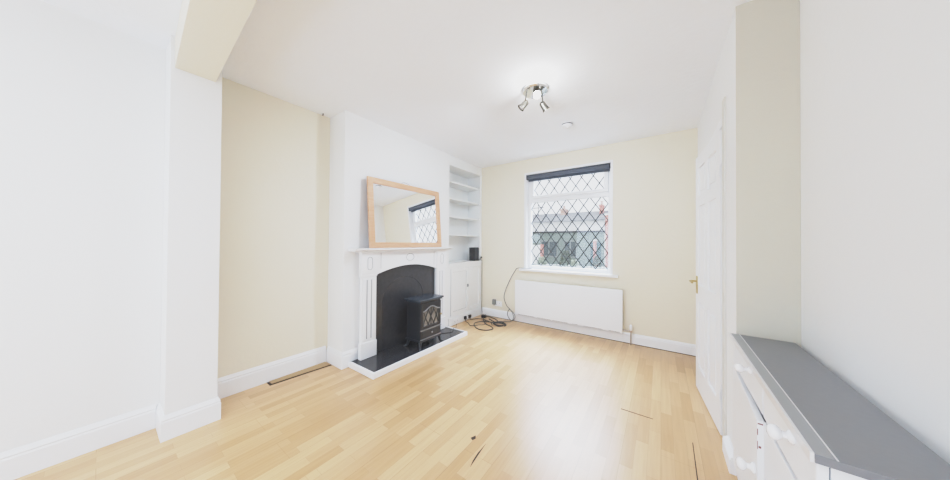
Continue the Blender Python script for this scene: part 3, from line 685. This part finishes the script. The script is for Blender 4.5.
# ------------------------------------------------------------------ outside
b = NB(); bx(b, -30, 20, YB+.3, 40, -.5, -.35); g = obj('ground_outside', b, GROUND); g['kind'] = 'structure'; g['label'] = 'gravelly ground outside the window'; g['category'] = 'ground'
hs = thing('terraced_house', 'low pale house with slate roof seen through the window', 'house', (-5, 17, -.35))
Lh = Matrix.Translation(-Vector(hs.location))
b = NB(); bx(b, -12, -2.39, 15, 19, -.35, 1.84, 0, Lh); obj('lower_wall', b, PEBB, hs, label='grey-green rendered lower wall')
b = NB(); bx(b, -12, -2.30, 15.0, 19, 1.92, 2.49, 0, Lh); obj('upper_wall', b, WREND, hs, label='white rendered upper wall')
b = NB(); bx(b, -12, -2.30, 14.9, 19, 1.84, 1.92, .02, Lh); obj('gutter', b, GUTT, hs)
b = NB(); prism(b, [(14.8, 2.47), (16.6, 3.12), (19.2, 2.47)], -12, -2.25, 'x', Lh); obj('roof', b, SLATE, hs)
for x, w_ in ((-5.3, 1.0), (-4.1, .7)):
    b = NB(); bx(b, x-w_/2, x+w_/2, 14.95, 14.999, .45, 1.4, 0, Lh); wn = obj('window', b, mat('grey_window_frame', (.30, .33, .32), .6), hs)
    b = NB(); bx(b, x-w_/2+.06, x-.03, 14.94, 14.949, .52, 1.33, 0, Lh); bx(b, x+.03, x+w_/2-.06, 14.94, 14.949, .52, 1.33, 0, Lh); obj('pane', b, EXTG, wn)
b = NB(); bx(b, -3.05, -2.55, 14.95, 14.999, -.34, 1.3, .01, Lh); obj('house_door', b, TEAL, hs)
b = NB(); bx(b, -2.385, -2.1, 15, 19, -.35, 2.4, 0, Lh); obj('end_wall', b, WREND, hs)
def chimney(x, y, w_, z0, z1, m, label):
    c = thing('chimney_stack', label, 'chimney', (x, y, z0))
    b = NB(); bx(b, -w_/2, w_/2, -.25, .25, 0, z1-z0-.2, 0); bx(b, -w_/2-.03, w_/2+.03, -.28, .28, z1-z0-.2, z1-z0-.1, .01); obj('stack', b, m, c)
    for s in (0,):
        b = NB(); lathe(b, [(.07, z1-z0-.1), (.06, z1-z0+.1), (.07, z1-z0+.11)], 12, Matrix.Translation((s*w_*.24, 0, 0))); obj('chimney_pot', b, BRICKP, c, True)
chimney(-4.87, 16.4, .30, 2.9, 3.42, BRICKP, 'pale brick chimney stack on the slate roof, left of the red one')
chimney(-2.72, 16.2, .16, 2.8, 3.50, BRICK, 'red brick chimney stack at the right end of the slate roof')
ae = NB(); tube(ae, [(-6.45, 16.2, 2.9), (-6.45, 16.2, 3.75)], .02, 6, False); tube(ae, [(-6.85, 16.2, 3.5), (-6.1, 16.2, 3.5)], .02, 6, False)
for i in range(6): tube(ae, [(-6.8+i*.13, 16.05, 3.5), (-6.8+i*.13, 16.35, 3.5)], .012, 5, False)
tag(obj('tv_aerial', ae, GUTT), 'television aerial on a pole above the slate roof', 'aerial')
gp = thing('garden_wall', 'white garden wall ending in a red brick edge, left in the window', 'wall', (-4.1, 9.1, -.35))
b = NB(); bx(b, -.8, .589, -.1, .1, 0, 1.53, .01); obj('wall_panel', b, WREND, gp)
b = NB(); bx(b, .59, .645, -.11, .11, 0, 1.55, .01); obj('brick_edge', b, BRICK, gp)
def pier(x, y, w_, z1, label):
    p = thing('brick_pillar', label, 'pillar', (x, y, -.35))
    b = NB(); bx(b, -w_/2, w_/2, -.12, .12, 0, z1+.35, .005); obj('pillar_shaft', b, BRICK, p)
    b = NB(); bx(b, -w_/2-.02, w_/2+.02, -.14, .14, z1+.35, z1+.39, .01); obj('pillar_cap', b, WREND, p)
pier(-1.71, 9, .05, 1.33, 'slim red brick pillar in front of the teal door')
pier(-1.36, 9, .06, 2.12, 'tall red brick pillar at the window right edge')
# garden bushes and a rubble wall
def bush(x, y, r, h_, m, label):
    t = thing('garden_bush', label, 'bush', (x, y, -.35), 0, None)
    b = NB(); rnd = random.Random(int(abs(x)*1000))
    for i in range(620):
        u = rnd.uniform(0, 2*math.pi); v = rnd.uniform(.0, 1); rr = r*(1-.75*v**2)*math.sqrt(rnd.uniform(.3, 1))
        p = Vector((rr*math.cos(u), rr*.7*math.sin(u), .1+v*h_)); s = rnd.uniform(.03, .06)
        a = Vector((rnd.gauss(0, 1), rnd.gauss(0, 1), rnd.gauss(0, 1))).normalized(); c = a.orthogonal().normalized()
        vs = [b.verts.new(p+a*s), b.verts.new(p+c*s*.5), b.verts.new(p-a*s), b.verts.new(p-c*s*.5)]; b.faces.new(vs)
    obj('foliage', b, m, t)
    b = NB(); tube(b, [(0, 0, 0), (.02, 0, h_*.3), (0, .02, h_*.7)], .02, 6); tube(b, [(0, 0, h_*.2), (r*.4, 0, h_*.6)], .012, 6); obj('stem', b, LEAF, t)
bush(-3.15, 8.2, .32, 1.05, LEAFP, 'pale leafy bush beside the white garden wall')
bush(-2.55, 8.75, .35, 1.25, LEAF, 'dark leafy bush in the middle of the window view')
bush(-2.1, 8.1, .30, 1.0, LEAFP, 'pale leafy bush between the dark bushes')
bush(-1.55, 8.5, .26, 1.1, LEAF, 'dark leafy bush in front of the slim brick pillar')
b = NB(); bx(b, -5, 1.0, 7.0, 7.25, -.35, .60, 0)
rs = random.Random(3)
for i in range(60):
    x = -4.9+i*.098; s = rs.uniform(.04, .075)
    t = bmesh.new(); bmesh.ops.create_icosphere(t, subdivisions=1, radius=s)
    merge(b, t, Matrix.Translation((x, 7.1+rs.uniform(-.04, .04), .60+rs.uniform(0, .05))) @ Matrix.Rotation(rs.uniform(0, 3), 4, (1, .3, .5)))
tag(obj('rubble_wall', b, STONE), 'low grey rubble stone wall outside the window', 'wall')

# ------------------------------------------------------------------ light
wd = bpy.data.worlds.new('World'); bpy.context.scene.world = wd; wd.use_nodes = True
bg = wd.node_tree.nodes['Background']; bg.inputs['Color'].default_value = (.93, .965, 1, 1); bg.inputs['Strength'].default_value = .95
def area(name, loc, rot, sx, sy, e, col=(1, 1, 1)):
    l = bpy.data.lights.new(name, 'AREA'); l.shape = 'RECTANGLE'; l.size = sx; l.size_y = sy; l.energy = e; l.color = col
    o = bpy.data.objects.new(name, l); COL.objects.link(o); o.location = loc; o.rotation_euler = rot; return o
LC = (.76, .905, 1.13)
area('window_daylight', (-1.14, 5.5, 3.95), (math.radians(-48), 0, 0), 3.2, 2.2, 620, LC)
area('kitchen_fill', (-1.1, -2.4, 1.35), (math.radians(100), 0, 0), 3.0, 2.0, 36, LC)  # unseen fill light added behind the camera, no window there
area('kitchen_overhead_fill', (-1.0, -.6, 2.5), (0, 0, 0), 1.2, 1.2, 10, LC)  # overhead fill added to brighten the near end, no lamp modelled
area('hall_fill', (.9, 3.0, 2.4), (0, 0, 0), .4, .4, 4, LC)  # unseen fill light added beyond the door
def spotl(name, loc, to, e, deg):
    l = bpy.data.lights.new(name, 'SPOT'); l.energy = e; l.spot_size = math.radians(deg); l.spot_blend = 1; l.shadow_soft_size = .03; l.color = LC
    o = bpy.data.objects.new(name, l); COL.objects.link(o); o.location = loc
    o.rotation_euler = (Vector(to)-Vector(loc)).to_track_quat('-Z', 'Y').to_euler()
spotl('spot_beam_back', (-.83, 2.22, 2.36), (-.9, 3.86, .9), 15, 145)
spotl('spot_beam_left', (-1.00, 2.08, 2.36), (-2.6, 2.3, .8), 26, 145)
p = bpy.data.lights.new('spot_glow', 'POINT'); p.energy = 2.4; p.shadow_soft_size = .03; p.color = (.95, .97, 1)
o = bpy.data.objects.new('spot_glow', p); COL.objects.link(o); o.location = (-.83, 2.0, H-.17)

# ------------------------------------------------------------------ camera
f, pt, rl = 264., .009, .007
cy_, sy_ = math.cos(yaw), math.sin(yaw)
r0 = Vector((cy_, sy_, 0)); f0 = Vector((-sy_, cy_, 0)); up = Vector((0, 0, 1))
fw = f0*math.cos(pt)+up*math.sin(pt); u0 = up*math.cos(pt)-f0*math.sin(pt)
R_ = r0*math.cos(rl)+u0*math.sin(rl); U_ = -r0*math.sin(rl)+u0*math.cos(rl)
cd = bpy.data.cameras.new('camera'); cam = bpy.data.objects.new('camera', cd); COL.objects.link(cam)
cd.sensor_width = 36; cd.lens = f/950*36; cd.clip_start = .02
Mx = Matrix((R_, U_, -fw)).transposed().to_4x4(); Mx.translation = (0, 0, 1.257); cam.matrix_world = Mx
sc = bpy.context.scene; sc.camera = cam
sc.view_settings.view_transform = 'Standard'; sc.view_settings.look = 'None'; sc.view_settings.exposure = 0.0
sc.cycles.use_denoising = True
vs = sc.view_settings; vs.use_curve_mapping = True            # the photo's flat, soft-shouldered exposure
cm = vs.curve_mapping; cm.use_clip = False; cm.extend = 'HORIZONTAL'
cm.clip_max_x = 8; cm.clip_max_y = 8
cc = cm.curves[3].points
cc[0].location = (0, .010); cc[1].location = (8, .93)
for x, y in ((.05, .122), (.115, .275), (.175, .41), (.245, .535), (.315, .635), (.42, .715), (.62, .795), (1.1, .865), (2.4, .90)): cc.new(x, y)
cm.update()
sc.cycles.max_bounces = 14; sc.cycles.diffuse_bounces = 8; sc.cycles.transparent_max_bounces = 12
sc.cycles.sample_clamp_indirect = 6
